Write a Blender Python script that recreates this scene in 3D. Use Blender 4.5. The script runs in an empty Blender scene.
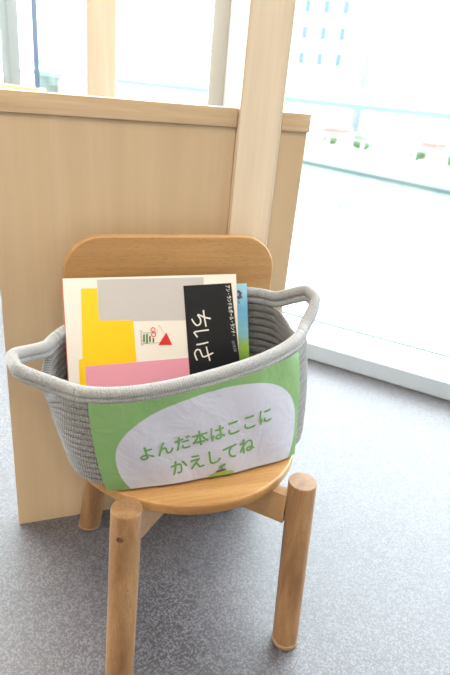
import bpy, math, random
from mathutils import Vector, Matrix
random.seed(7)
PI = math.pi
S = bpy.context.scene
COL = S.collection

# ------------------------------------------------------------------ frames
class Frame:
    """a horizontal frame standing in the room: origin and heading"""
    def __init__(s, x, y, deg):
        s.x, s.y, s.a = x, y, math.radians(deg)
        s.c, s.s = math.cos(s.a), math.sin(s.a)
    def w(s, p):
        return Vector((s.x + s.c*p[0] - s.s*p[1], s.y + s.s*p[0] + s.c*p[1], p[2]))
    def inv(s, P):
        dx, dy = P[0]-s.x, P[1]-s.y
        return Vector((s.c*dx + s.s*dy, -s.s*dx + s.c*dy, P[2]))
ROOM = Frame(0, 0, 0)
CH = Frame(0.0, 0.60, 21.0)            # chair
PN = Frame(-0.346, 0.797, 22.0)        # wooden panel and post
WN = Frame(0.245, 1.626, -25.7)        # window line: x along it, y outwards
FAR = Frame(4.7, 41.1, -46.0)          # far river bank

# ------------------------------------------------------------------ camera
H, PITCH, ROLL, FPX = 0.78, math.radians(24.3), math.radians(5.58), 565.0
Fw = Vector((0, math.cos(PITCH), -math.sin(PITCH)))
X0 = Vector((1, 0, 0)); D0 = -Vector((0, math.sin(PITCH), math.cos(PITCH)))
XR = math.cos(ROLL)*X0 - math.sin(ROLL)*D0
YD = math.cos(ROLL)*D0 + math.sin(ROLL)*X0
CAM = Vector((0, 0, H))
cd = bpy.data.cameras.new('camera'); cam = bpy.data.objects.new('camera', cd); COL.objects.link(cam)
m = Matrix.Identity(4)
for i in range(3):
    m[i][0], m[i][1], m[i][2], m[i][3] = XR[i], -YD[i], -Fw[i], CAM[i]
cam.matrix_world = m
cd.sensor_fit = 'VERTICAL'; cd.sensor_height = 22.3; cd.sensor_width = 14.9
cd.lens = FPX/675*22.3; cd.clip_start = .02; cd.clip_end = 500
cd.dof.use_dof = True; cd.dof.focus_distance = 0.82; cd.dof.aperture_fstop = 4.5
S.camera = cam
def sight(u, v):
    return Fw + XR*((u-225)/FPX) + YD*((v-337.5)/FPX)

# ------------------------------------------------------------------ objects
class MB:
    def __init__(s): s.v, s.f, s.uv, s.sm, s.mi = [], [], {}, [], []
    def face(s, idx, uv=None, smooth=False, mi=0):
        s.f.append(tuple(idx)); s.sm.append(smooth); s.mi.append(mi)
        if uv: s.uv[len(s.f)-1] = uv
    def add(s, verts, faces, smooth=False, uvs=None, mi=0):
        b = len(s.v); s.v += [Vector(p) for p in verts]
        for k, f in enumerate(faces): s.face([b+i for i in f], uvs[k] if uvs else None, smooth, mi)
    def box(s, x0, x1, y0, y1, z0, z1, bev=0.0, mi=0):
        if bev <= 0:
            s.add([(x0,y0,z0),(x1,y0,z0),(x1,y1,z0),(x0,y1,z0),(x0,y0,z1),(x1,y0,z1),(x1,y1,z1),(x0,y1,z1)],
                  [(3,2,1,0),(4,5,6,7),(0,1,5,4),(1,2,6,5),(2,3,7,6),(3,0,4,7)], mi=mi)
        else:
            n = 3; o = []
            for cx, cy, a0 in ((x1-bev,y1-bev,0),(x0+bev,y1-bev,90),(x0+bev,y0+bev,180),(x1-bev,y0+bev,270)):
                for k in range(n+1):
                    a = math.radians(a0+90*k/n); o.append((cx+bev*math.cos(a), cy+bev*math.sin(a)))
            s.prism(o, z0, z1, bev*.6, mi=mi)
    def prism(s, outline, z0, z1, bev=0.0, tf=None, mi=0, steps=3):
        """outline (ccw) extruded along z with rounded rims; tf maps (x,y,z)"""
        n = len(outline); O = [Vector((p[0], p[1])) for p in outline]
        N = []
        for i in range(n):
            t = (O[(i+1)%n]-O[i-1]).normalized(); N.append(Vector((t.y, -t.x)))
        rings = []
        if bev > 0:
            for k in range(steps+1):
                a = PI/2*k/steps; rings.append((bev*(1-math.sin(a)), z0+bev*(1-math.cos(a))))
            for k in range(steps+1):
                a = PI/2*k/steps; rings.append((bev*(1-math.cos(a)), z1-bev*(1-math.sin(a))))
        else: rings = [(0, z0), (0, z1)]
        V = []
        for ins, z in rings:
            for i in range(n):
                p = O[i]-N[i]*ins; q = (p.x, p.y, z); V.append(tf(q) if tf else q)
        F = []
        for r in range(len(rings)-1):
            for i in range(n):
                j = (i+1)%n; F.append((r*n+i, r*n+j, (r+1)*n+j, (r+1)*n+i))
        s.add(V, F, smooth=bev > 0, mi=mi)
        b = len(s.v)-len(V)
        s.face([b+i for i in reversed(range(n))], mi=mi); s.face([b+(len(rings)-1)*n+i for i in range(n)], mi=mi)
    def rod(s, p0, p1, prof, seg=32, flat=None, mi=0):
        """profile [(t, r)] swept about the axis p0-p1; flat: both ends cut level"""
        p0, p1 = Vector(p0), Vector(p1); ax = (p1-p0); L = ax.length; ax.normalize()
        ref = Vector((0,0,1)) if abs(ax.z) < .9 else Vector((1,0,0))
        u = ax.cross(ref).normalized(); w = ax.cross(u)
        V = []
        for t, r in prof:
            c = p0+(p1-p0)*t
            for i in range(seg):
                a = 2*PI*i/seg; q = c+(u*math.cos(a)+w*math.sin(a))*r
                if flat: q = q - ax*((q.z-c.z)/ax.z)
                V.append(q)
        F = []
        for k in range(len(prof)-1):
            for i in range(seg):
                j = (i+1)%seg; F.append((k*seg+i, (k+1)*seg+i, (k+1)*seg+j, k*seg+j))
        s.add(V, F, smooth=True, mi=mi); b = len(s.v)-len(V)
        s.face([b+i for i in range(seg)], mi=mi); s.face([b+(len(prof)-1)*seg+i for i in reversed(range(seg))], mi=mi)
    def tube(s, pts, r, closed=False, seg=8, mi=0, caps=True, ulen=None):
        n = len(pts); P = [Vector(p) for p in pts]; V = []; L = 0; Ls = []
        for i in range(n):
            Ls.append(L); L += (P[(i+1)%n]-P[i]).length
            if closed: t = P[(i+1)%n]-P[i-1]
            else: t = P[min(i+1,n-1)]-P[max(i-1,0)]
            t.normalize(); side = t.cross(Vector((0,0,1)))
            side = side.normalized() if side.length > 1e-4 else Vector((1,0,0))
            up = side.cross(t)
            for k in range(seg):
                a = 2*PI*k/seg; V.append(P[i]+(side*math.cos(a)+up*math.sin(a))*r)
        Ls.append(L)
        F, U = [], []
        for i in range(n if closed else n-1):
            j = (i+1)%n
            for k in range(seg):
                l = (k+1)%seg; F.append((i*seg+k, i*seg+l, j*seg+l, j*seg+k))
                a0, a1 = Ls[i]*100, Ls[i+1]*100
                U.append([(a0,k/seg),(a0,(k+1)/seg),(a1,(k+1)/seg),(a1,k/seg)])
        s.add(V, F, smooth=True, uvs=U, mi=mi); b = len(s.v)-len(V)
        if not closed and caps:
            s.face([b+k for k in reversed(range(seg))], mi=mi); s.face([b+(n-1)*seg+k for k in range(seg)], mi=mi)
    def ball(s, c, r, seg=16, rings=8, scale=(1,1,1), jit=0, mi=0):
        c = Vector(c); V = [c+Vector((0,0,-r*scale[2]))]
        for i in range(1, rings):
            a = -PI/2+PI*i/rings
            for k in range(seg):
                b = 2*PI*k/seg; rr = r*(1+random.uniform(-jit, jit))
                V.append(c+Vector((rr*math.cos(a)*math.cos(b)*scale[0], rr*math.cos(a)*math.sin(b)*scale[1], rr*math.sin(a)*scale[2])))
        V.append(c+Vector((0,0,r*scale[2]))); F = []
        for k in range(seg): F.append((0, 1+(k+1)%seg, 1+k))
        for i in range(rings-2):
            for k in range(seg):
                l = (k+1)%seg; F.append((1+i*seg+k, 1+i*seg+l, 1+(i+1)*seg+l, 1+(i+1)*seg+k))
        o = 1+(rings-2)*seg
        for k in range(seg): F.append((o+k, o+(k+1)%seg, len(V)-1))
        s.add(V, F, smooth=True, mi=mi)

def place(o, fr, base, parent):
    COL.objects.link(o)
    if parent is not None:
        o.parent = parent; pb = Vector(parent['_b']); o.location = Vector(base)-pb
    else:
        o.location = fr.w(base); o.rotation_euler = (0, 0, fr.a)
    o['_b'] = tuple(base)
def tag(o, label=None, cat=None, group=None, kind=None):
    if label: o['label'] = label
    if cat: o['category'] = cat
    if group: o['group'] = group
    if kind: o['kind'] = kind
    return o
def empty(name, fr, base, label, cat, group=None):
    o = bpy.data.objects.new(name, None); o.empty_display_size = .05
    place(o, fr, base, None); o['_f'] = 1
    return tag(o, label, cat, group)
def build(name, mb, mats, fr, base=(0,0,0), parent=None, fix=False):
    """base: the object's origin, in the frame (children keep their parent's frame)"""
    me = bpy.data.meshes.new(name); b = Vector(base)
    me.from_pydata([tuple(p-b) for p in mb.v], [], mb.f)
    mats = mats if isinstance(mats, (list, tuple)) else [mats]
    for mt in mats: me.materials.append(mt)
    me.polygons.foreach_set('use_smooth', mb.sm); me.polygons.foreach_set('material_index', mb.mi)
    if mb.uv:
        uvl = me.uv_layers.new(name='UVMap')
        for fi, uv in mb.uv.items():
            for li, c in zip(me.polygons[fi].loop_indices, uv): uvl.data[li].uv = c
    me.validate(); me.update()
    o = bpy.data.objects.new(name, me); place(o, fr, base, parent)
    return o

# ------------------------------------------------------------------ materials
def lin(c):
    return tuple((x/255/12.92 if x/255 <= .04045 else ((x/255+.055)/1.055)**2.4) for x in c)+(1,)
class NT:
    def __init__(s, name):
        s.m = bpy.data.materials.new(name); s.m.use_nodes = True; s.t = s.m.node_tree
        s.b = s.t.nodes['Principled BSDF']
    def n(s, typ, **kw):
        o = s.t.nodes.new(typ)
        for k, v in kw.items():
            if k in o.inputs: 
                s.put(o.inputs[k], v)
            else: setattr(o, k, v)
        return o
    def put(s, sock, v):
        if isinstance(v, bpy.types.NodeSocket): s.t.links.new(v, sock)
        else: sock.default_value = v
    def math(s, op, a, b=0.0, c=None):
        o = s.t.nodes.new('ShaderNodeMath'); o.operation = op
        s.put(o.inputs[0], a); s.put(o.inputs[1], b)
        if c is not None: s.put(o.inputs[2], c)
        return o.outputs[0]
    def mix(s, f, a, b):
        o = s.t.nodes.new('ShaderNodeMix'); o.data_type = 'RGBA'
        s.put(o.inputs[0], f); s.put(o.inputs[6], a); s.put(o.inputs[7], b)
        return o.outputs[2]
    def ramp(s, f, stops):
        o = s.t.nodes.new('ShaderNodeValToRGB'); s.put(o.inputs[0], f)
        e = o.color_ramp.elements
        while len(e) < len(stops): e.new(.5)
        for q, (p, c) in zip(e, stops): q.position = p; q.color = c
        return o.outputs[0]
    def map(s, src, scale=(1,1,1), rot=(0,0,0), loc=(0,0,0)):
        o = s.t.nodes.new('ShaderNodeMapping'); s.t.links.new(src, o.inputs[0])
        o.inputs['Scale'].default_value = scale; o.inputs['Rotation'].default_value = rot; o.inputs['Location'].default_value = loc
        return o.outputs[0]
    def co(s, kind='Object'): return s.t.nodes.new('ShaderNodeTexCoord').outputs[kind]
    def noise(s, vec, scale, detail=3, rough=.5, dist=0):
        o = s.t.nodes.new('ShaderNodeTexNoise'); s.t.links.new(vec, o.inputs['Vector'])
        o.inputs['Scale'].default_value = scale; o.inputs['Detail'].default_value = detail
        o.inputs['Roughness'].default_value = rough; o.inputs['Distortion'].default_value = dist
        return o.outputs['Fac']
    def bump(s, h, strength, dist=.001):
        o = s.t.nodes.new('ShaderNodeBump'); s.put(o.inputs['Height'], h)
        o.inputs['Strength'].default_value = strength; o.inputs['Distance'].default_value = dist
        s.t.links.new(o.outputs[0], s.b.inputs['Normal'])
    def base(s, c, rough=.5, spec=.5):
        s.put(s.b.inputs['Base Color'], c); s.put(s.b.inputs['Roughness'], rough); s.b.inputs['Specular IOR Level'].default_value = spec
        return s

def plain(name, rgb, rough=.5, spec=.5, metal=0, grain=.04):
    t = NT(name); c = lin(rgb)
    n = t.noise(t.co(), 40, 2)
    d = tuple(max(0, x*(1-grain*2)) for x in c[:3])+(1,)
    t.base(t.mix(n, d, c), rough, spec); t.b.inputs['Metallic'].default_value = metal
    return t.m
def wood(name, dark, mid, light, axis, rough=.45, ring=22, fine=260, figure=.6, rot=(0,0,0), spec=.4, dash=True, stave=0):
    """plain sawn wood, grain running along `axis`"""
    t = NT(name); co = t.map(t.co(), rot=rot)
    k = [1.0, 1.0, 1.0]; k[axis] = .07
    g = t.map(co, scale=tuple(k))
    broad = t.noise(g, ring, 3, .55, figure)
    k2 = [1.0, 1.0, 1.0]; k2[axis] = .03
    fib = t.noise(t.map(co, scale=tuple(k2)), fine, 3, .6)
    c = t.ramp(broad, [(.28, lin(dark)), (.5, lin(mid)), (.72, lin(light))])
    c = t.mix(t.math('MULTIPLY', t.ramp(fib, [(.35, (1,1,1,1)), (.6, (0,0,0,1))]), .35), c, lin(dark))
    if stave:      # board glued up from staves of slightly different tone
        sp = t.t.nodes.new('ShaderNodeSeparateXYZ'); t.t.links.new(t.co(), sp.inputs[0])
        wn = t.t.nodes.new('ShaderNodeTexWhiteNoise'); wn.noise_dimensions = '1D'
        t.put(wn.inputs['W'], t.math('FLOOR', t.math('DIVIDE', sp.outputs[1], stave)))
        c = t.mix(t.math('MULTIPLY', wn.outputs['Value'], .30), c, lin(tuple(x*.84 for x in dark)))
    if dash:
        k3 = [1.0, 1.0, 1.0]; k3[axis] = .12
        pore = t.noise(t.map(co, scale=tuple(k3)), 900, 1, .5)
        c = t.mix(t.math('MULTIPLY', t.ramp(pore, [(.60, (0,0,0,1)), (.70, (1,1,1,1))]), .45), c, lin(tuple(x*.82 for x in dark)))
    t.base(c, rough, spec); t.bump(fib, .12, .0006)
    return t.m

M = {}
M['hinoki'] = wood('pale_panel_wood', (196,170,136), (204,178,144), (212,188,158), 2, .42, ring=9, fine=120, figure=1.4, dash=False)
M['hinoki_cap'] = wood('pale_cap_wood', (186,156,120), (203,175,140), (214,188,156), 0, .45, ring=60, fine=260, dash=False)
M['post'] = wood('pale_post_wood', (222,200,172), (230,210,184), (236,218,194), 2, .45, ring=26, fine=180, figure=.4, dash=False)
M['oak_leg'] = wood('oak_leg_wood', (122,88,56), (150,112,76), (170,134,94), 2, .4, ring=40, fine=300)
M['oak_seat'] = wood('oak_seat_wood', (156,112,66), (182,136,84), (198,156,102), 0, .30, ring=30, fine=320, stave=.042)
M['oak_back'] = wood('beech_back_wood', (168,124,78), (188,144,94), (198,156,106), 0, .38, ring=16, fine=340)
M['oak_rail'] = wood('oak_rail_wood', (160,122,82), (180,142,100), (192,156,114), 0, .42, ring=30, fine=320)
M['plug'] = wood('dark_plug_wood', (92,58,34), (112,74,46), (128,88,58), 2, .5)
M['white_paint'] = plain('white_painted_metal', (228,232,236), .42)
M['sill_face'] = plain('pale_grey_metal', (176,184,192), .4)
M['alu'] = plain('beige_grey_metal', (168,163,151), .45)
M['dark_edge'] = plain('dark_blue_metal_edge', (46,66,96), .35)
M['wall'] = plain('cream_wall_paint', (206,196,182), .8, .3)
M['ceil'] = plain('white_ceiling_paint', (220,216,208), .85, .3)
M['glide'] = plain('milky_plastic', (150,122,92), .3)
M['black'] = plain('black_print', (24,25,28), .3)
M['cover'] = plain('cream_white_cover', (236,226,214), .28, grain=.01)
M['grey_p'] = plain('grey_print', (196,188,184), .26, grain=.01)
M['yellow_p'] = plain('yellow_print', (252,200,18), .3, grain=.01)
M['pink_p'] = plain('pink_print', (232,156,172), .3, grain=.01)
M['red_p'] = plain('red_print', (214,48,40), .3)
M['green_p'] = plain('dark_green_print', (52,112,52), .3)
M['ink'] = plain('grey_ink_line', (96,88,84), .4)
M['white_p'] = plain('white_print', (240,232,222), .3, grain=.01)
M['greytxt'] = plain('grey_print_letters', (150,148,146), .4)
M['page'] = plain('white_pages', (238,232,222), .7)
M['spine'] = plain('red_book_spine', (196,92,74), .4)
M['bluecloth'] = plain('blue_book_boards', (120,170,196), .4)
M['txt'] = plain('green_lettering', (104,158,84), .4, grain=.01)
M['leafp'] = plain('leaf_green_print', (92,150,62), .4)
M['soilp'] = plain('brown_print', (118,62,64), .4)
M['moundp'] = plain('yellow_green_print', (150,178,84), .4)

def m_wool(name, rgb, braid=1.0):
    t = NT(name); co = t.co(); uv = t.co('UV')
    n1 = t.noise(co, 520, 4, .7); n2 = t.noise(co, 90, 3, .6); n3 = t.noise(t.map(co, scale=(1,1,2.4)), 1300, 2, .6)
    c = t.ramp(n1, [(.28, lin(tuple(x*.66 for x in rgb))), (.5, lin(rgb)), (.75, lin(tuple(min(255, x*1.17) for x in rgb)))])
    c = t.mix(t.math('MULTIPLY', n2, .35), c, lin(tuple(x*.78 for x in rgb)))
    # slanting yarn plies round the cord
    sep = t.t.nodes.new('ShaderNodeSeparateXYZ'); t.t.links.new(uv, sep.inputs[0])
    ph = t.math('ADD', t.math('MULTIPLY', sep.outputs[0], 9.0), t.math('MULTIPLY', sep.outputs[1], 2*PI))
    ply = t.math('ABSOLUTE', t.math('SINE', ph))
    c = t.mix(t.math('MULTIPLY', t.math('SUBTRACT', 1.0, ply), .26*braid), c, lin(tuple(x*.5 for x in rgb)))
    t.base(c, .95, .1); t.b.inputs['Sheen Weight'].default_value = .6; t.b.inputs['Sheen Roughness'].default_value = .6
    h = t.math('ADD', t.math('MULTIPLY', ply, 1.0*braid), t.math('ADD', t.math('MULTIPLY', n1, 1.0), t.math('MULTIPLY', n3, .6)))
    t.bump(h, .9, .0013)
    return t.m
M['wool'] = m_wool('grey_wool_cord', (124,122,121), .9)
M['wool_rim_lit'] = m_wool('grey_wool_rim_cord_lit', (166,165,165), .35)  # paler copy of the wool: window backlight on the rim put into its colour

def m_floor():
    t = NT('blue_grey_woven_carpet'); co = t.map(t.co(), rot=(0,0,math.radians(18)))
    def cells(sx, sy, off):
        v = t.map(co, scale=(1/sx, 1/sy, 1), loc=(off, off*.7, 0))
        sep = t.t.nodes.new('ShaderNodeSeparateXYZ'); t.t.links.new(v, sep.inputs[0])
        ry = t.math('FLOOR', sep.outputs[1])
        shx = t.math('ADD', sep.outputs[0], t.math('MULTIPLY', t.math('MODULO', ry, 2.0), .5))
        cb = t.t.nodes.new('ShaderNodeCombineXYZ'); t.put(cb.inputs[0], t.math('FLOOR', shx)); t.put(cb.inputs[1], ry)
        wn = t.t.nodes.new('ShaderNodeTexWhiteNoise'); wn.noise_dimensions = '2D'; t.t.links.new(cb.outputs[0], wn.inputs['Vector'])
        return wn.outputs['Value']
    a = cells(.0032, .0012, 0.0); b = cells(.0012, .0032, 5.3)
    patch = t.noise(co, 16, 3, .6)
    sel = t.math('GREATER_THAN', patch, .5)
    pick = t.math('ADD', t.math('MULTIPLY', a, sel), t.math('MULTIPLY', b, t.math('SUBTRACT', 1.0, sel)))
    pick = t.math('MAXIMUM', t.math('ADD', a, t.math('MULTIPLY', sel, .0)), b)
    dens = t.math('ADD', .60, t.math('MULTIPLY', t.noise(co, 34, 3, .6), .30))
    m1 = t.ramp(t.math('SUBTRACT', pick, dens), [(.0, (0,0,0,1)), (.16, (1,1,1,1))])
    tone = t.noise(co, 420, 2, .6)
    dark = t.mix(tone, lin((48,45,50)), lin((70,67,73)))
    c = t.mix(t.math('MULTIPLY', m1, .75), dark, lin((113,112,120)))
    # tile seams
    s2 = t.t.nodes.new('ShaderNodeSeparateXYZ'); t.t.links.new(t.map(t.co(), scale=(2,2,1), loc=(.61,.3,0)), s2.inputs[0])
    for k in (0, 1):
        fr = t.math('FRACT', s2.outputs[k]); e = t.math('LESS_THAN', fr, .0035)
        c = t.mix(t.math('MULTIPLY', e, .35), c, lin((70,72,82)))
    t.b.inputs['Sheen Weight'].default_value = .5; t.b.inputs['Sheen Roughness'].default_value = .4
    t.base(c, .40, 1.0); t.bump(t.math('ADD', t.math('MULTIPLY', m1, .6), tone), .35, .0008)
    return t.m
M['floor'] = m_floor()

def m_sign():
    t = NT('laminated_green_and_white_paper'); uv = t.co('UV')
    sep = t.t.nodes.new('ShaderNodeSeparateXYZ'); t.t.links.new(uv, sep.inputs[0])
    du = t.math('ABSOLUTE', t.math('DIVIDE', t.math('SUBTRACT', sep.outputs[0], .525), .452))
    dv = t.math('ABSOLUTE', t.math('DIVIDE', t.math('SUBTRACT', sep.outputs[1], .70), .64))
    r = t.math('ADD', t.math('POWER', du, 2.35), t.math('POWER', dv, 2.35))
    mk = t.ramp(r, [(.985, (1,1,1,1)), (1.0, (0,0,0,1))])
    mott = t.noise(t.map(uv, scale=(2,1,1)), 2.2, 3, .6)
    g = t.mix(mott, lin((110,148,92)), lin((134,170,112)))
    c = t.mix(mk, g, lin((190,190,204)))
    t.base(c, .30, .5)
    cr = t.noise(t.map(uv, scale=(2,1,1)), 3.0, 3, .55, .8)
    t.bump(cr, .5, .006)
    return t.m
M['sign'] = m_sign()
M['sign_back'] = plain('white_paper_back', (225,225,222), .5)

def m_bluebook():
    t = NT('blue_to_green_picture_cover'); co = t.co('Generated')
    sep = t.t.nodes.new('ShaderNodeSeparateXYZ'); t.t.links.new(co, sep.inputs[0])
    n = t.noise(co, 9, 3, .6)
    z = t.math('ADD', sep.outputs[2], t.math('MULTIPLY', t.math('SUBTRACT', n, .5), .22))
    c = t.ramp(z, [(.38, lin((92,140,66))), (.55, lin((150,182,74))), (.66, lin((130,180,190))), (.80, lin((104,166,196))), (.97, lin((150,196,214)))])
    t.base(c, .35, .4); return t.m
M['bluebook'] = m_bluebook()

def m_glass():
    t = NT('window_glass'); nt = t.t
    tr = nt.nodes.new('ShaderNodeBsdfTransparent'); tr.inputs[0].default_value = (.96,.98,.975,1)
    gl = nt.nodes.new('ShaderNodeBsdfGlossy'); gl.inputs['Roughness'].default_value = .02
    lw = nt.nodes.new('ShaderNodeLayerWeight'); lw.inputs[0].default_value = .5
    mx = nt.nodes.new('ShaderNodeMixShader'); nt.links.new(t.math('ADD', .025, t.math('MULTIPLY', t.math('POWER', lw.outputs['Facing'], 5.0), .9)), mx.inputs[0]); nt.links.new(tr.outputs[0], mx.inputs[1]); nt.links.new(gl.outputs[0], mx.inputs[2])
    nt.links.new(mx.outputs[0], nt.nodes['Material Output'].inputs['Surface']); nt.nodes.remove(t.b)
    return t.m
M['glass'] = m_glass()
def m_water():
    t = NT('pale_green_river_water'); co = t.co()
    n = t.noise(t.map(co, scale=(1,.35,1)), 1.6, 4, .6)
    t.base(t.mix(n, lin((118,130,124)), lin((140,150,143))), .16, .6); t.bump(n, .25, .05); return t.m
M['water'] = m_water()
M['facade'] = plain('white_facade', (232,236,240), .7)
M['facade2'] = plain('pale_grey_facade', (205,214,222), .7)
M['wpane'] = plain('tinted_window_pane', (62,88,108), .25)
M['bridge'] = plain('green_steel', (84,116,102), .5)
M['parapet'] = plain('pale_parapet', (150,166,156), .6)
M['quay'] = plain('pale_concrete', (142,152,146), .8)
M['quay_dark'] = plain('wet_dark_concrete', (72,88,88), .6)
M['shrub'] = plain('shrub_green', (84,112,76), .8, grain=.2)
M['pinkish'] = plain('faded_pink_paint', (160,128,124), .7)
M['white_van'] = plain('white_van_paint', (240,240,240), .35)
M['tyre'] = plain('black_tyre', (30,30,32), .7)

def m_emit(name, col, st):
    t = NT(name); t.put(t.b.inputs['Emission Color'], col); t.b.inputs['Emission Strength'].default_value = st
    t.base((.9,.88,.84,1), .6); return t.m

# ------------------------------------------------------------------ room shell (window frame WN)
def struct(name, mb, mats, fr=WN, base=(0,0,0), parent=None):
    o = build(name, mb, mats, fr, base, parent)
    if parent is None: o['kind'] = 'structure'
    return o
SL, SR, BK, CZ = -2.6, 5.0, -5.2, 2.55
HD = 2.25
b = MB(); b.box(SL, SR, BK, 0.30, -.10, 0); struct('floor', b, M['floor'])
b = MB(); b.box(SL-.1, SR+.1, BK-.1, .5, CZ, CZ+.1); struct('ceiling', b, M['ceil'])
b = MB(); b.box(SL-.1, SL, BK, -1.9, 0, CZ); b.box(SL-.1, SL, -1.9, .35, HD, CZ); struct('wall_left', b, M['wall'])
w3 = bpy.data.objects.new('window_3', None); place(w3, WN, (SL, -1, 0), None); w3['kind'] = 'structure'
b = MB(); b.box(SL-.1, SL+.02, -1.9, .30, 0, .0585, .004); build('window_sill', b, M['white_paint'], WN, (SL,-1,0), w3)
b = MB(); b.box(SL-.06, SL-.052, -1.9, .30, .0585, HD); build('glass_pane', b, M['glass'], WN, (SL,-1,0), w3)
b = MB(); b.box(SR, SR+.1, BK, .35, 0, CZ); struct('wall_right', b, M['wall'])
b = MB(); b.box(SL-.1, SR+.1, BK-.1, BK, 0, CZ); struct('wall_back', b, M['wall'])
b = MB(); b.box(SL, SR, .0, .30, HD, CZ); b.box(3.2, SR, .0, .30, 0, HD); struct('wall_front', b, M['wall'])

def window(name, s0, s1, sill_z, label=None):
    e = bpy.data.objects.new(name, None); place(e, WN, (s0, 0, 0), None); e['kind'] = 'structure'
    return e
# tall river window: low white sill, big pane
w1 = window('window_1', -.46, SR, .06)
b = MB()
b.box(-.46, 3.2, .012, .30, 0, .0585, .004)
build('window_sill', b, M['white_paint'], WN, (-.46, 0, 0), w1)
b = MB(); b.box(-.46, 3.2, .004, .012, .006, .056); build('sill_front', b, M['sill_face'], WN, (-.46,0,0), w1)
b = MB(); b.box(-.46, 3.2, .185, .20, .0585, .0625); build('glazing_bead', b, plain('grey_seal', (120,140,140), .5), WN, (-.46,0,0), w1)
b = MB(); b.box(-.405, 2.2, .20, .208, .0585, HD); build('glass_pane', b, M['glass'], WN, (-.46,0,0), w1)
b = MB(); b.box(2.26, 3.2, .20, .208, .0585, HD); build('glass_pane', b, M['glass'], WN, (-.46,0,0), w1)
b = MB(); b.box(2.2, 2.26, .10, .25, .0585, HD, .004); build('mullion', b, M['alu'], WN, (-.46,0,0), w1)
b = MB(); b.box(-.463, -.405, .10, .16, .0585, HD, .004); build('mullion', b, M['alu'], WN, (-.46,0,0), w1)
# further window bays behind the wooden panel
w2 = window('window_2', SL, -.46, .06)
b = MB(); b.box(SL, -.461, .012, .30, 0, .0585, .004); build('window_sill', b, M['white_paint'], WN, (SL,0,0), w2)
b = MB(); b.box(-1.34, -.463, .20, .208, .0585, HD); build('glass_pane', b, M['glass'], WN, (SL,0,0), w2)
b = MB(); b.box(SL, -1.345, .20, .208, .0585, HD); build('glass_pane', b, M['glass'], WN, (SL,0,0), w2)
b = MB(); b.box(-1.350, -1.308, .10, .155, .0585, HD, .004); build('mullion', b, plain('dull_bronze_metal', (84,78,66), .5), WN, (SL,0,0), w2)

# low wooden rail with an upright dark edge, seen over the top of the panel
t = empty('window_barrier', WN, (-2.0, .03, 0), 'low white barrier with brown wooden rail and thin dark upright edge', 'barrier')
b = MB(); b.box(-2.4, -1.105, .03, .06, 0, .668); build('board', b, M['white_paint'], WN, (-2.0,.03,0), t)
b = MB(); b.box(-2.4, -1.10, .022, .068, .668, .700, .004); build('handrail', b, M['hinoki_cap'], WN, (-2.0,.03,0), t)
b = MB(); b.box(-1.123, -1.117, .035, .055, .700, 1.60); build('upright_edge', b, M['dark_edge'], WN, (-2.0,.03,0), t)
b = MB(); b.box(-2.4, -1.13, .041, .047, .700, 1.60); build('glass_sheet', b, M['glass'], WN, (-2.0,.03,0), t)

# wooden posts
PF = Frame(*WN.w((-.852, .055, 0))[:2], 22)
b = MB(); b.box(-.047, .047, -.047, .047, 0, CZ-.002, .003)
tag(build('wooden_post', b, M['post'], PF, (0, 0, 0)), 'bright square wooden post further back, by the window behind the panel', 'post')
n_ = 5; out = []
X0p, X1p, Y0p, Y1p = .3595, .4335, -.006, .052
for cx, cy, a0, r in ((X1p-.012, Y1p-.012, 0, .012), (X0p+.0015, Y1p-.0015, 90, .0015), (X0p+.0015, Y0p+.0015, 180, .0015), (X1p-.006, Y0p+.006, 270, .006)):
    for k in range(n_+1):
        a = math.radians(a0+90*k/n_); out.append((cx+r*math.cos(a), cy+r*math.sin(a)))
b = MB(); b.prism(out, 0, CZ-.002)
b.sm = [len(f) == 4 and (b.v[f[0]]-b.v[f[1]]).length < .02 for f in b.f]
tag(build('wooden_post', b, M['post'], PN, (.396, .04, 0)), 'large pale wooden post rising in front, right behind the chair', 'post')

# wooden panel
t = empty('wood_panel', PN, (.2, .015, 0), 'pale wooden low panel with a square top cap standing behind the chair', 'panel')
b = MB(); b.box(0, .358, .002, .030, 0, .716); build('board', b, M['hinoki'], PN, (.2,.015,0), t)
b = MB(); b.box(.4337, .482, .002, .030, 0, .716); build('board', b, M['hinoki'], PN, (.2,.015,0), t)
b = MB(); b.box(-.34, .358, -.002, .034, .717, .744, .0015); b2 = b
b = MB(); b.box(-.002, .358, -.002, .034, .7165, .744, .0012); build('top_cap', b, M['hinoki_cap'], PN, (.2,.015,0), t)
b = MB(); b.box(.4337, .4845, -.002, .034, .7165, .744, .0012); build('top_cap', b, M['hinoki_cap'], PN, (.2,.015,0), t)

# ------------------------------------------------------------------ chair
CB = (.012, .14, 0)
chair = empty('wooden_chair', CH, CB, 'small oak chair with round seat and thick round legs, holding the grey basket', 'chair')
SZ = .260
R_ = .0207
legprof = [(0, .0175), (.010, .0192), (.03, .0195), (.95, R_), (.990, R_), (.997, R_*.985), (1, R_*.955)]
FEET = {}
for name, foot, top in (('fr', (.133,-.038,0), (.146,.012,.2655)), ('fl', (-.123,-.036,0), (-.108,.014,.2655)),
                        ('br', (.150,.281,0), (.120,.250,.243)), ('bl', (-.128,.281,0), (-.100,.250,.243))):
    b = MB(); b.rod(foot, top, legprof, 40, flat=True)
    lg = build('leg', b, M['oak_leg'], CH, CB, chair)
    g = MB(); f = Vector(foot); ax = (Vector(top)-f)
    g.rod(f, f+ax*.028, [(0,.0185),(.1,.0200),(.85,.0203),(1,.0196)], 32, flat=True)
    gl = build('floor_glide', g, M['glide'], CH, CB, lg); FEET[name] = (f, Vector(top), lg)
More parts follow.
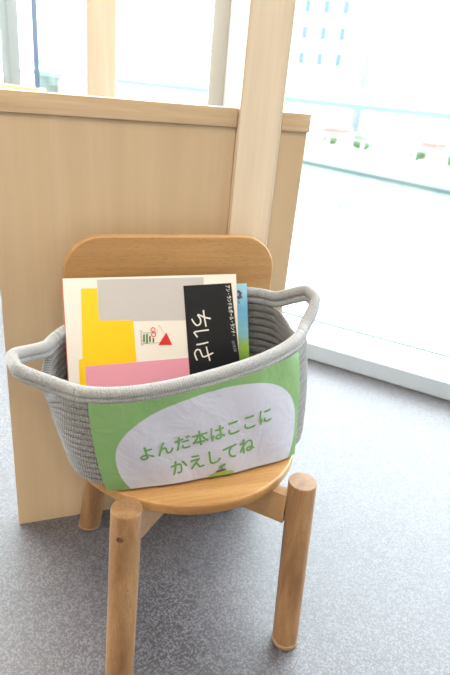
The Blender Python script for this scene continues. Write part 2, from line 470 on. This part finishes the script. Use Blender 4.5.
# dark plug set in the front leg's face
f, tp, lg = FEET['fl']
tt = .885; c = f+(tp-f)*tt
camd = CH.inv(CAM)-c; camd.z = 0; camd.normalize()
d = Matrix.Rotation(math.radians(-20), 3, 'Z') @ camd
b = MB(); b.rod(c+d*.0150, c+d*.0216, [(0,.0052),(.9,.0052),(1,.0046)], 20); build('dowel_plug', b, M['plug'], CH, CB, lg)['label'] = 'dark round dowel plug'
# seat
cx, cy, r = .0145, .179, .179
out = []
a_end = math.asin((.262-cy)/r)
n = 64
for k in range(n+1):
    a = PI-a_end + (PI+2*a_end)*k/n
    out.append((cx+r*math.cos(a), cy+r*math.sin(a)))
b = MB(); b.prism(out, SZ-.017, SZ, .0032)
build('seat', b, M['oak_seat'], CH, CB, chair)
# crossed rails beneath the seat
def rail(p, q, z0, z1, w):
    p, q = Vector(p), Vector(q); d = (q-p).normalized(); nrm = Vector((-d.y, d.x))*w/2
    o = [p-nrm*-1, p-nrm, q-nrm, q+nrm]; o = [p+nrm, p-nrm, q-nrm, q+nrm]
    b = MB(); b.prism([(v.x, v.y) for v in o], z0, z1)
    return b
b = rail((.130,.018), (-.092,.242), .192, .2425, .018); build('cross_rail', b, M['oak_rail'], CH, CB, chair)
b = rail((-.106,.020), (.008,.135), .192, .2425, .018); build('cross_rail', b, M['oak_rail'], CH, CB, chair)
b = rail((.026,.153), (.112,.242), .192, .2425, .018); build('cross_rail', b, M['oak_rail'], CH, CB, chair)
# backrest
def rrect(x0, x1, z0, z1, rt, rb, n=10):
    o = []
    for cx, cz, a0, r in ((x1-rt, z1-rt, 0, rt), (x0+rt, z1-rt, 90, rt), (x0+rb, z0+rb, 180, rb), (x1-rb, z0+rb, 270, rb)):
        for k in range(n+1):
            a = math.radians(a0+90*k/n); o.append((cx+r*math.cos(a), cz+r*math.sin(a)))
    return o
b = MB(); b.prism(rrect(-.163, .174, .435, .5585, .058, .030), 0, .015, .0028, tf=lambda q: (q[0], (.2765-q[2]), q[1]))
build('backrest', b, M['oak_back'], CH, CB, chair)
for a in (-.095, .110):
    b = MB(); b.rod((a,.2495,SZ-.0165), (a,.2865,.455), [(0,.0095),(.2,.0112),(.85,.0112),(.97,.010),(1,.007)], 24)
    bo = build('back_post', b, M['oak_leg'], CH, CB, chair)

# ------------------------------------------------------------------ basket
BB = (0, .155, SZ)
basket = empty('rope_basket', CH, BB, 'grey coiled wool rope basket with two loop handles, on the chair seat holding books', 'basket')
NROW = 17; RR = .0062
def spow(v, e): return math.copysign(abs(v)**e, v)
def bpos(th, f, out=0.0, plain_=False):
    A = .176+.016*f+.004*math.sin(PI*f)+out; B = .086+.004*f+.002*math.sin(PI*f)+out
    if not plain_ and f < .09: k = (1-f/.09)**2; A -= .012*k; B -= .010*k
    e = 3.6-1.0*f; k_ = (abs(math.cos(th))**e+abs(math.sin(th))**e)**(-1/e); x = A*k_*math.cos(th); y = B*k_*math.sin(th)
    zr = .4425+.10*x+.20*y
    z = SZ+.0065+(zr-SZ-.0065)*f
    # slight sag of the soft wall
    y *= 1+.02*math.sin(3*th+.5)*f
    ya = math.radians(4+5.5*f); cx, cy = .011-.018*f, .145+.007*f
    py = cy+x*math.sin(ya)+y*math.cos(ya)
    lim = .2525                      # the soft back presses flat against the backrest
    if py > lim-.012: py = lim-.012*math.exp(-(py-lim+.012)/.012)
    return Vector((cx+x*math.cos(ya)-y*math.sin(ya), py, z)), ya
def wend(th):
    ph = min(abs(math.atan2(math.sin(th), math.cos(th))), abs(math.atan2(math.sin(th-PI), math.cos(th-PI))))
    u = max(0.0, 1-ph/math.radians(29)); u = min(1, u*1.25); return u*u*(3-2*u)
def rowpt(i, th):
    f = i/(NROW-1); p, ya = bpos(th, f); w = wend(th)
    sgn = 1 if math.cos(th) > 0 else -1
    if i >= NROW-2:
        o = (.030 if sgn > 0 else .040)*w*sgn; lift = (.024 if sgn > 0 else .015)*w
        return p+Vector((o*math.cos(ya), o*math.sin(ya), lift))
    dip = .032*w*f**4
    j = .0012*math.sin(5*th+i)
    return p+Vector((.002*w*f*f*sgn, 0, -dip))
NS = 160
b = MB()
for i in range(NROW-2):
    b.tube([rowpt(i, 2*PI*k/NS) for k in range(NS)], RR, closed=True, seg=10)
build('coiled_wall', b, M['wool'], CH, BB, basket)
b = MB()
for k in range(1, 9):
    s_ = 1-k*.118
    pts = []
    for q in range(64):
        p, ya = bpos(2*PI*q/64, 0); c = Vector((.010,.145,p.z)); d_ = p-c
        L = d_.length; nd = max(0, L-k*.0093)/L; pts.append(Vector((c.x+d_.x*nd, c.y+d_.y*nd, SZ+.0057)))
    b.tube(pts, RR*.98, closed=True, seg=8)
build('coiled_base', b, M['wool'], CH, BB, basket)
def arc(i, a0, a1, n): return [rowpt(i, math.radians(a0+(a1-a0)*k/n)) for k in range(n+1)]
for nm, a0, a1, n in (('rim', 36, 144, 60), ('rim', 216, 324, 60), ('handle', -36, 36, 60), ('handle', 144, 216, 60)):
    b = MB()
    for i in (NROW-2, NROW-1): b.tube(arc(i, a0, a1, n), RR*(1.28 if i == NROW-1 else 1.0), seg=12, caps=True)
    build(nm, b, M['wool_rim_lit'], CH, BB, basket)
# short fluff standing off the cords
b = MB()
def fluff(p, nrm, L):
    d = (nrm+Vector([random.uniform(-.9,.9) for _ in range(3)])).normalized()
    s_ = d.cross(Vector([random.uniform(-1,1) for _ in range(3)])).normalized()*.00017
    m1 = p+d*L*.55+Vector([random.uniform(-.2,.2)*L for _ in range(3)])
    e_ = p+d*L+Vector([random.uniform(-.4,.4)*L for _ in range(3)])
    b.add([p-s_, p+s_, m1+s_, m1-s_, e_], [(0,1,2,3),(3,2,4)])
for i in list(range(NROW)):
    cnt = 1500 if i >= NROW-2 else 260
    for _ in range(cnt):
        th = random.uniform(0, 2*PI); p = rowpt(i, th)
        if i < NROW-2 and math.sin(th) < .25 and p.x > -.150: continue      # flattened under the sign
        q = rowpt(i, th+.02); tg = (q-p).normalized()
        n0 = tg.cross(Vector((0,0,1))).normalized(); a = random.uniform(0, 2*PI); up = n0.cross(tg)
        nr = n0*math.cos(a)+up*math.sin(a); fluff(p+nr*RR*.95, nr, random.uniform(.0012,.0032))
build('wool_fluff', b, M['wool_rim_lit'], CH, BB, basket)['kind'] = 'stuff'

# ------------------------------------------------------------------ sign wrapped round the basket front
OFF = .0078
TH = [math.radians(180+180*k/720) for k in range(721)]
def front(th, f): return bpos(th, f, OFF, True)[0]
L = [0.0]
for k in range(720): L.append(L[-1]+(front(TH[k+1], .6)-front(TH[k], .6)).length)
def th_at(s_):
    s_ = max(0, min(L[-1]-1e-6, s_)); lo, hi = 0, 720
    while hi-lo > 1:
        mid = (lo+hi)//2
        if L[mid] <= s_: lo = mid
        else: hi = mid
    t_ = (s_-L[lo])/(L[hi]-L[lo]); return TH[lo]+(TH[hi]-TH[lo])*t_
k0 = min(range(300), key=lambda k: abs(front(TH[k], .6).x+.147)); S0 = L[k0]
SW, SH = .318, .152
def sgn_pt(u, v, lift=0.0):
    f = .945-.955*v
    p = bpos(th_at(S0+u*SW+(-.004+.013*v)*(1-u)), max(f, 0), OFF, True)[0]
    if f < 0: p.z = max(SZ+.0012, p.z+f*.17)
    th = th_at(S0+u*SW+(-.004+.013*v)*(1-u)); e = Vector((math.cos(th), math.sin(th)*2.2, 0)).normalized()
    rp = .0011*math.sin(9*u+3*v)+.0008*math.sin(21*u-5*v)
    return p+e*(rp+lift)
SB = (0, .06, SZ)
NU, NV = 70, 30
b = MB(); V = [sgn_pt(i/NU, j/NV) for j in range(NV+1) for i in range(NU+1)]
V2 = [sgn_pt(i/NU, j/NV, -.0004) for j in range(NV+1) for i in range(NU+1)]
F, U = [], []
for j in range(NV):
    for i in range(NU):
        a = j*(NU+1)+i; F.append((a, a+NU+1, a+NU+2, a+1))
        U.append([(i/NU,j/NV),(i/NU,(j+1)/NV),((i+1)/NU,(j+1)/NV),((i+1)/NU,j/NV)])
b.add(V, F, smooth=True, uvs=U); b.add(V2, [tuple(reversed(f)) for f in F], smooth=True, uvs=[list(reversed(u)) for u in U], mi=1)
sign = empty('paper_sign', CH, SB, 'laminated green paper with white oval and green Japanese lettering, on the basket front', 'sign')
build('sheet', b, [M['sign'], M['sign_back']], CH, SB, sign)
def text_mesh(body, size, offset=.0, spacing=1.0):
    c = bpy.data.curves.new('lettering', 'FONT'); c.body = body; c.size = size; c.offset = offset; c.space_character = spacing; c.resolution_u = 4
    o = bpy.data.objects.new('lettering', c); COL.objects.link(o); bpy.context.view_layer.update()
    dg = bpy.context.evaluated_depsgraph_get(); me = bpy.data.meshes.new_from_object(o.evaluated_get(dg))
    V = [v.co.copy() for v in me.vertices]; F = [tuple(p.vertices) for p in me.polygons]
    bpy.data.objects.remove(o); bpy.data.curves.remove(c); bpy.data.meshes.remove(me)
    return V, F
def subdivide_tris(V, F, mx):
    V = list(V); out = []; st = []
    for f in F:
        for k in range(1, len(f)-1): st.append((f[0], f[k], f[k+1]))
    cache = {}
    while st:
        a, b_, c = st.pop()
        e = [((V[a]-V[b_]).length, a, b_, c), ((V[b_]-V[c]).length, b_, c, a), ((V[c]-V[a]).length, c, a, b_)]
        e.sort(key=lambda q: -q[0]); l, p, q, r = e[0]
        if l <= mx: out.append((a, b_, c)); continue
        key = (min(p,q), max(p,q))
        if key not in cache: V.append((V[p]+V[q])/2); cache[key] = len(V)-1
        m_ = cache[key]; st.append((p, m_, r)); st.append((m_, q, r))
    return V, out
def on_sign(name, body, u0, v0, u1, v1, mat):
    V, F = text_mesh(body, 1.0, 0)
    x0 = min(p.x for p in V); x1 = max(p.x for p in V)
    wm = math.hypot((u1-u0)*SW, (v1-v0)*SH); sc = wm/(x1-x0)
    V = [Vector(((p.x-x0)*sc, p.y*sc*1.04, 0)) for p in V]; V, F = subdivide_tris(V, F, .009)
    n0 = len(V); V0 = list(V); F0 = list(F)      # thicker pen: the outline printed again a hair to each side
    for k, (ox, oy) in enumerate(((1,0),(-1,0),(0,1),(0,-1),(.7,.7),(-.7,-.7),(.7,-.7),(-.7,.7))):
        bb = len(V); V += [p+Vector((ox*.00038, oy*.00038, (k+1)*.00001)) for p in V0]; F += [tuple(i+bb for i in f) for f in F0]
    dx, dy = (u1-u0)*SW/wm, -(v1-v0)*SH/wm
    P = []
    for p in V:
        X = p.x*dx - p.y*dy; Y = p.x*dy + p.y*dx
        P.append(sgn_pt(u0+X/SW, v0-Y/SH, .0007+p.z))
    b = MB(); b.add(P, F); return build(name, b, mat, CH, SB, sign)
on_sign('lettering', 'よんだ本はここに', .178, .640, .808, .512, M['txt'])
on_sign('lettering', 'かえしてね', .308, .885, .728, .780, M['txt'])
def blob(name, pts, mat, lift=.0007):
    V = [Vector((p[0]*SW, p[1]*SH, 0)) for p in pts]; n = len(V); c = sum(V, Vector())/n; V.append(c)
    F = [(n, i, (i+1)%n) for i in range(n)]; V, F = subdivide_tris(V, F, .006)
    b = MB(); b.add([sgn_pt(p.x/SW, p.y/SH, lift) for p in V], [tuple(reversed(f)) for f in F]); return build(name, b, mat, CH, SB, sign)
blob('printed_mound', [(.480,.998),(.50,.972),(.535,.955),(.57,.948),(.60,.955),(.622,.975),(.622,.998)], M['moundp'])
blob('printed_soil', [(.520,.950),(.535,.930),(.565,.920),(.582,.930),(.565,.943),(.54,.953)], M['soilp'], .0011)
blob('printed_leaf', [(.535,.900),(.548,.875),(.575,.858),(.573,.882),(.557,.902),(.554,.925),(.549,.925),(.549,.905)], M['leafp'], .0011)

# ------------------------------------------------------------------ books
LEAN = math.radians(21)
class Plane:
    """a leaning book's cover: local x along the chair, t up the cover"""
    def __init__(s, b_top, z_top, yaw):
        s.o = Vector((0, b_top, z_top)); s.x = Vector((math.cos(yaw), math.sin(yaw), 0))
        hn = Vector((-math.sin(yaw), math.cos(yaw), 0))
        s.up = (hn*math.sin(LEAN)+Vector((0,0,1))*math.cos(LEAN)); s.n = -(hn*math.cos(LEAN)-Vector((0,0,1))*math.sin(LEAN))
    def pt(s, x, t, d=0.0): return s.o+s.x*x+s.up*t+s.n*d
    def hit(s, u, v):
        C = CH.inv(CAM); q = CAM+sight(u, v); D = CH.inv(q)-C
        k = (s.o-C).dot(s.n)/D.dot(s.n); P = C+D*k-s.o
        return P.dot(s.x), P.dot(s.up)
P1 = Plane(.2135, .5085, math.radians(1.0))
xl, tl = P1.hit(62.5, 278); xr, tr = P1.hit(236, 274.5)
TOP = (tl+tr)/2; HB = .222
def slabbox(P, x0, x1, t0, t1, d0, d1):
    V = [P.pt(x, t, d) for d in (d0, d1) for x, t in ((x0,t0),(x1,t0),(x1,t1),(x0,t1))]
    return V, [(3,2,1,0),(4,5,6,7),(0,1,5,4),(1,2,6,5),(2,3,7,6),(3,0,4,7)]
bk1 = empty('picture_book', CH, P1.pt((xl+xr)/2, TOP-HB, -.005), 'picture book lying sideways in front, yellow, grey and pink blocks with black title panel', 'book', 'books in the basket')
K1 = tuple(P1.pt((xl+xr)/2, TOP-HB, -.005))
def part1(name, VF, mat, par=None):
    b = MB(); b.add(*VF); return build(name, b, mat, CH, K1, par or bk1)
fc = part1('front_cover', slabbox(P1, xl, xr, TOP-HB, TOP, -.0024, 0), M['cover'])
part1('back_cover', slabbox(P1, xl, xr, TOP-HB, TOP, -.0120, -.0096), M['cover'])
part1('pages', slabbox(P1, xl+.0042, xr-.004, TOP-HB+.004, TOP-.0035, -.0096, -.0024), M['page'])
part1('spine', slabbox(P1, xl-.0009, xl, TOP-HB, TOP, -.0120, 0), M['spine'])
def patch(name, px, mat, d=.0004, par=None):
    pts = [P1.hit(*p) for p in px]; n = len(pts)
    ar = sum(pts[i][0]*pts[(i+1)%n][1]-pts[(i+1)%n][0]*pts[i][1] for i in range(n))
    if ar < 0: pts.reverse()
    V = [P1.pt(x, t, d) for x, t in pts]+[P1.pt(x, t, .00005) for x, t in pts]
    F = [tuple(range(n))]+[(i+n, (i+1)%n+n, (i+1)%n, i) for i in range(n)]
    b = MB(); b.add(V, F); return build(name, b, mat, CH, K1, par or fc)
patch('grey_block', [(97,279.6),(203.5,277.2),(204,300),(205,320),(99,321)], M['grey_p'], .0003)
patch('yellow_block', [(81,288.5),(97.2,288.3),(99,320.5),(133.2,320.3),(136.5,362.5),(87,366),(88.5,420),(81,420),(78.8,359.5),(82.6,359)], M['yellow_p'], .0004)
patch('pink_block', [(85.2,366.5),(190,357.5),(194,420),(89,420)], M['pink_p'], .0005)
bl = patch('title_panel', [(183.2,285.8),(231,283),(246,420),(193,420)], M['black'], .0006)
def ribbon(pts, w, d):
    """a painted stroke on the cover through cover points"""
    V = []; F = []; n = len(pts); P = [Vector(p) for p in pts]
    for i in range(n):
        t_ = (P[min(i+1,n-1)]-P[max(i-1,0)]).normalized(); nn = Vector((-t_.y, t_.x))*w/2
        for q in (P[i]-nn, P[i]+nn): V.append(P1.pt(q.x, q.y, d))
    for i in range(n-1): F.append((2*i, 2*i+2, 2*i+3, 2*i+1))
    return V, F
def smooth(pts, n=6):
    P = [Vector(p) for p in pts]; P = [P[0]*2-P[1]]+P+[P[-1]*2-P[-2]]; o = []
    for i in range(1, len(P)-2):
        for k in range(n):
            t_ = k/n; a, b_, c, d_ = P[i-1], P[i], P[i+1], P[i+2]
            o.append(.5*((2*b_)+(c-a)*t_+(2*a-5*b_+4*c-d_)*t_**2+(3*b_-a-3*c+d_)*t_**3))
    o.append(P[-2]); return o
b = MB()
z1 = lambda X, Y: P1.hit(180+X/6.92, 280+Y/6.92)
z2 = lambda X, Y: P1.hit(180+X/6.92, 320+Y/6.92)
for st in ([z1(160,208), z1(168,265), z1(179,322)],
           [z1(211,267), z1(170,258), z1(122,240), z1(140,272), z1(138,302), z1(116,314), z1(96,296), z1(79,268)],
           [z2(198,68), z2(150,74), z2(98,84), z2(106,100), z2(120,120)],
           [z2(112,171), z2(152,164), z2(195,153)],
           [z2(180,184), z2(192,232), z2(206,282)],
           [z2(228,226), z2(195,243), z2(160,254), z2(146,232), z2(136,208), z2(114,206), z2(101,228), z2(106,252), z2(118,279)]):
    V, F = ribbon(smooth(st), .0023, .0011); b.add(V, F)
for k, yy in enumerate((0,)): pass
build('title_lettering', b, M['white_p'], CH, K1, bl)
def cover_text(name, body, p0, p1, h, mat, off=.0):
    V, F = text_mesh(body, 1.0, off); x0 = min(p.x for p in V); x1 = max(p.x for p in V)
    A, B_ = Vector(P1.hit(*p0)), Vector(P1.hit(*p1)); d_ = (B_-A); Lw = d_.length; d_.normalize(); nn = Vector((-d_.y, d_.x)); sc = Lw/(x1-x0)
    o = []
    for p in V:
        q = A+d_*(p.x-x0)*sc+nn*p.y*h; o.append(P1.pt(q.x, q.y, .0011))
    b = MB(); b.add(o, F); return build(name, b, mat, CH, K1, bl)
cover_text('author_lettering', 'アン・ランド＆ポール・ランド・', (225.6,285.5), (231.8,336), .0078, M['white_p'], .02)
cover_text('author_lettering', '谷川俊太郎', (231.6,341), (234.2,352), .0050, M['greytxt'], .02)
# small fish-like drawing made of plain marks
b = MB()
fo = [(140.6,330.2),(143,333),(157,332.4),(158.8,325),(169,342),(143,343.6),(141.9,346),(140.6,330.2)]
V, F = ribbon([P1.hit(*p) for p in fo], .0005, .0008); b.add(V, F)
build('thin_outline', b, M['ink'], CH, K1, fc)
for x_, y0, y1 in ((143.8,334.5,342), (146.8,334,343), (149.8,336,342), (153.2,338,342.3)):
    V, F = ribbon([P1.hit(x_, y0), P1.hit(x_+.1, y1)], .0022, .0009); b = MB(); b.add(V, F); build('green_bar', b, M['green_p'], CH, K1, fc)
patch('red_triangle', [(158.4,344.9),(172,344.8),(166.2,332.6)], M['red_p'], .0010)
b = MB()
for cx, cy in ((152.8,329.6), (153.4,334.6)):
    c = Vector(P1.hit(cx, cy)); V, F = ribbon([c+Vector((math.cos(a)*.0032, math.sin(a)*.0030)) for a in [2*PI*k/14 for k in range(15)]], .0011, .0012); b.add(V, F)
build('red_loop', b, M['red_p'], CH, K1, fc)

# second book, behind
P2 = Plane(.2195, .5085, math.radians(1.0))
x2r, t2r = P2.hit(248.3, 283.2); x2l = x2r-.215
P2o = P2.pt(0, 0, -.0062)
bk2 = empty('picture_book', CH, P2.pt((x2l+x2r)/2, t2r-.235, -.012), 'thin book with light blue and green cover peeking out behind the front book', 'book', 'books in the basket')
K2 = tuple(P2.pt((x2l+x2r)/2, t2r-.235, -.012))
def part2(name, VF, mat):
    b = MB(); b.add(*VF); return build(name, b, mat, CH, K2, bk2)
D2 = -.0065
f2 = part2('front_cover', slabbox(P2, x2l, x2r, t2r-.225, t2r, D2-.002, D2), M['bluebook'])
part2('back_cover', slabbox(P2, x2l, x2r, t2r-.225, t2r, D2-.0100, D2-.008), M['bluecloth'])
part2('pages', slabbox(P2, x2l+.003, x2r-.003, t2r-.222, t2r-.003, D2-.008, D2-.002), M['page'])
b = MB()
def hit2(u, v): x_, t_ = P2.hit(u, v); return x_, t_
for (u, v, r) in ((238.5,291.5,1.4),(239.8,294.5,1.7),(238.6,297.5,1.5),(240.6,292.8,.9),(241,297.4,1.1),(238.6,301.5,.7),(239,303,.6)):
    x_, t_ = hit2(u+1.6, v); n = 9
    V = [P2.pt(x_+math.cos(2*PI*k/n)*r*.0020*random.uniform(.7,1.2), t_+math.sin(2*PI*k/n)*r*.0020*random.uniform(.7,1.2), D2+.0004) for k in range(n)]
    b.add(V, [tuple(range(n))])
build('printed_tree', b, plain('dark_purple_print', (84,72,92), .5), CH, K2, f2)

# ------------------------------------------------------------------ ceiling lamps
M['lamp'] = m_emit('lit_warm_diffuser', (1,.92,.83,1), 4.0)
def ceiling_lamp(x, y, label, power, sx=.9, sy=.5):
    t = empty('ceiling_light', WN, (x, y, CZ-.03), label, 'ceiling light', 'ceiling lights')
    b = MB(); b.box(x-sx/2-.03, x+sx/2+.03, y-sy/2-.03, y+sy/2+.03, CZ-.03, CZ-.001, .006); build('housing', b, M['white_paint'], WN, (x,y,CZ-.03), t)
    b = MB(); b.box(x-sx/2, x+sx/2, y-sy/2, y+sy/2, CZ-.036, CZ-.0305); build('diffuser', b, M['lamp'], WN, (x,y,CZ-.03), t)
    l = bpy.data.lights.new('ceiling_lamp', 'AREA'); l.shape = 'RECTANGLE'; l.size = sx; l.size_y = sy; l.energy = power; l.color = (1,.90,.78)
    o = bpy.data.objects.new('lamp_light', l); COL.objects.link(o); o.parent = t; o.location = (0, 0, -.012)
ceiling_lamp(-1.3, -.75, 'added unseen warm ceiling light near the window corner, brightening the back post', 30)  # unseen lamp added to brighten the wooden post further back
LAMP_P = 35
ceiling_lamp(.2, -2.3, 'rectangular warm ceiling light just behind the viewer', LAMP_P)
ceiling_lamp(-1.6, -3.0, 'rectangular warm ceiling light near the left wall', LAMP_P)
ceiling_lamp(2.4, -3.0, 'rectangular warm ceiling light towards the right wall', LAMP_P)

# ------------------------------------------------------------------ outdoors
WZ = -4.0
b = MB(); b.box(-70, 90, 1.2, 75, WZ-.1, WZ); struct('trim_1', b, M['water'], WN); bpy.data.objects['trim_1'].name = 'river_water'
bpy.data.objects['river_water']['kind'] = 'structure'
# far quay
b = MB(); b.box(-60, 60, .02, 40, WZ-.1, WZ+1.0)
q = build('far_quay', b, M['quay'], FAR); q['kind'] = 'structure'
b = MB(); b.box(-60, 60, -.04, .02, WZ-.05, WZ+.22); build('wet_edge', b, M['quay_dark'], FAR, parent=q)
# railing on the quay
rl = empty('quay_railing', FAR, (0, .6, WZ+1.0), 'pale railing with many posts running along the far river bank', 'railing')
b = MB(); b.box(-40, 40, .56, .64, WZ+2.0, WZ+2.10); build('top_bar', b, M['parapet'], FAR, (0,.6,WZ+1.0), rl)
pm = None
for k in range(56):
    x = -22+k*.95
    if pm is None:
        b = MB(); b.box(x-.14, x+.14, .57, .63, WZ+1.0, WZ+2.0); pm = build('post', b, M['parapet'], FAR, (0,.6,WZ+1.0), rl); first = x
    else:
        c = pm.copy(); COL.objects.link(c); c.parent = rl; c.location = pm.location+Vector((x-first, 0, 0))
for k in range(16):
    x = -22+k*3.4+random.uniform(-.7,.7); r = random.uniform(.4,.75)
    b = MB(); y = 3+random.uniform(0,2.5)
    for q_ in range(5): b.ball((x+random.uniform(-.6,.6)*r, y+random.uniform(-.4,.4), WZ+1.0+r*.8+random.uniform(0,.5)*r), r*random.uniform(.5,.8), 12, 7, jit=.12)
    tag(build('round_shrub', b, M['shrub'], FAR, (x, y, WZ+1.0)), 'faint green shrub growing along the far river bank', 'shrub', 'shrubs on the far bank')
for k, (x, w_) in enumerate(((-3.5,1.6), (5.2,1.2))):
    b = MB(); b.box(x-w_/2, x+w_/2, 6.2, 7.6, WZ+1.0, WZ+2.1, .05); b.box(x-w_/2-.2, x+w_/2+.2, 6.0, 7.8, WZ+2.1, WZ+2.25)
    tag(build('quay_hut', b, M['pinkish'], FAR, (x, 6.9, WZ+1.0)), ('wider' if k == 0 else 'narrower')+' low pinkish hut on the far river bank', 'hut')
# van
vx, vy = 10.0, 7.5
van = empty('white_van', FAR, (vx, vy, WZ+1.0), 'small white van parked on the far river bank', 'van')
b = MB(); pr = [(-2.0,.35),(2.0,.35),(2.0,1.1),(1.6,1.25),(1.1,1.85),(-1.9,1.9),(-2.0,1.7)]
b.prism([(p[0], p[1]) for p in pr], 0, 1.6, .05, tf=lambda q: (vx+q[0], vy+.8-q[2], WZ+1.0+q[1])); build('body', b, M['white_van'], FAR, (vx,vy,WZ+1.0), van)
b = MB(); b.box(vx-.2, vx+1.1, vy-.83, vy-.80, WZ+2.2, WZ+2.65); build('side_window', b, M['wpane'], FAR, (vx,vy,WZ+1.0), van)
for sx in (-1.25, 1.25):
    for sy in (-.78, .62):
        b = MB(); b.rod((vx+sx, vy+sy, WZ+1.34), (vx+sx, vy+sy+.16, WZ+1.34), [(0,.30),(.1,.34),(.9,.34),(1,.30)], 20); build('wheel', b, M['tyre'], FAR, (vx,vy,WZ+1.0), van)
# elevated road
br = empty('elevated_road', WN, (5, 22, WZ), 'elevated road with green steel edge beam crossing behind the river', 'bridge')
b = MB(); b.box(-60, 80, 20.0, 20.3, .27, .47); build('edge_beam', b, M['bridge'], WN, (5,22,WZ), br)
b = MB(); b.box(-60, 80, 20.05, 28, .40, .75); build('deck', b, M['facade'], WN, (5,22,WZ), br)
b = MB(); b.box(-60, 80, 20.02, 20.2, .75, .98); build('parapet', b, M['parapet'], WN, (5,22,WZ), br)
for k in range(3):
    x = -24+k*30
    b = MB(); b.rod((x, 24, WZ-.1), (x, 24, .40), [(0,.5),(.9,.5),(1,.9)], 24); build('pier', b, M['quay'], WN, (5,22,WZ), br)
# buildings
def building(name, x0, x1, y, z1, rows, cols, ww, wh, m_, label, zr0, zrs, mull=False):
    """facade with windows in rows; y = distance beyond the window line"""
    t = empty(name, WN, ((x0+x1)/2, y+6, WZ), label, 'building'); B_ = ((x0+x1)/2, y+6, WZ)
    b = MB(); b.box(x0, x1, y, y+12, WZ, z1); build('walls', b, m_, WN, B_, t)
    b = MB(); b.box(x0-.3, x1+.3, y-.3, y+12.3, z1, z1+.8); build('roof_edge', b, M['facade2'], WN, B_, t)
    proto = None; cw = (x1-x0)/cols; cnt = 0
    for r_ in range(rows):
        for c_ in range(cols):
            xc = x0+cw*(c_+.5); zc = zr0+zrs*r_
            if zc+wh/2 > z1-.5 or cnt >= 100: continue
            cnt += 1
            if proto is None:
                b = MB(); b.box(xc-ww/2, xc+ww/2, y-.06, y-.005, zc-wh/2, zc+wh/2); proto = build('window', b, M['wpane'], WN, B_, t); p0 = (xc, zc)
            else:
                q_ = proto.copy(); COL.objects.link(q_); q_.parent = t; q_.location = proto.location+Vector((xc-p0[0], 0, zc-p0[1]))
building('white_office_building', -56, -28, 60, 30, 5, 20, .42, .30, M['facade'], 'long white office building with close rows of tiny windows, left of the front post', 3.7, 1.42)
building('white_office_building', -26.5, -18.5, 60, 27, 6, 4, .62, 1.15, M['facade'], 'white building with tall bluish windows, just right of the front post', 3.7, 2.35)
building('white_office_building', -17, 12, 63, 36, 5, 7, .22, .32, M['facade'], 'broad white building with sparse tiny windows, at the far right', 2.6, 1.7)
building('white_office_building', -84, -59, 62, 24, 4, 10, .5, .5, M['facade'], 'white building at the far left, seen beside the thin dark upright edge', 3.6, 2.4)

# ------------------------------------------------------------------ light
w = bpy.data.worlds.new('sky'); S.world = w; w.use_nodes = True
nt = w.node_tree; bg = nt.nodes['Background']
bg.inputs[0].default_value = (.89, .95, 1.0, 1); bg.inputs[1].default_value = 9.5
l = bpy.data.lights.new('side_daylight_portal', 'AREA'); l.shape = 'RECTANGLE'; l.size = 2.2; l.size_y = 2.2; l.cycles.is_portal = True
o = bpy.data.objects.new('side_daylight_portal', l); COL.objects.link(o)
o.location = WN.w((SL-.07, -.8, 1.15)); o.rotation_euler = (-PI/2, 0, WN.a+PI/2)
# daylight portal in the window opening
l = bpy.data.lights.new('daylight_portal', 'AREA'); l.shape = 'RECTANGLE'; l.size = 3.2-SL; l.size_y = 2.2; l.cycles.is_portal = True
o = bpy.data.objects.new('daylight_portal', l); COL.objects.link(o)
o.location = WN.w(((SL+3.2)/2, .26, 1.15)); o.rotation_euler = (PI/2, 0, WN.a+PI)
o.rotation_euler = (-PI/2, 0, WN.a)

vs = S.view_settings; vs.view_transform = 'Standard'; vs.look = 'None'; vs.gamma = 1; vs.use_curve_mapping = False
vs.exposure = 0.07
for o in bpy.data.objects:
    for k in ('_b', '_f'):
        if k in o: del o[k]
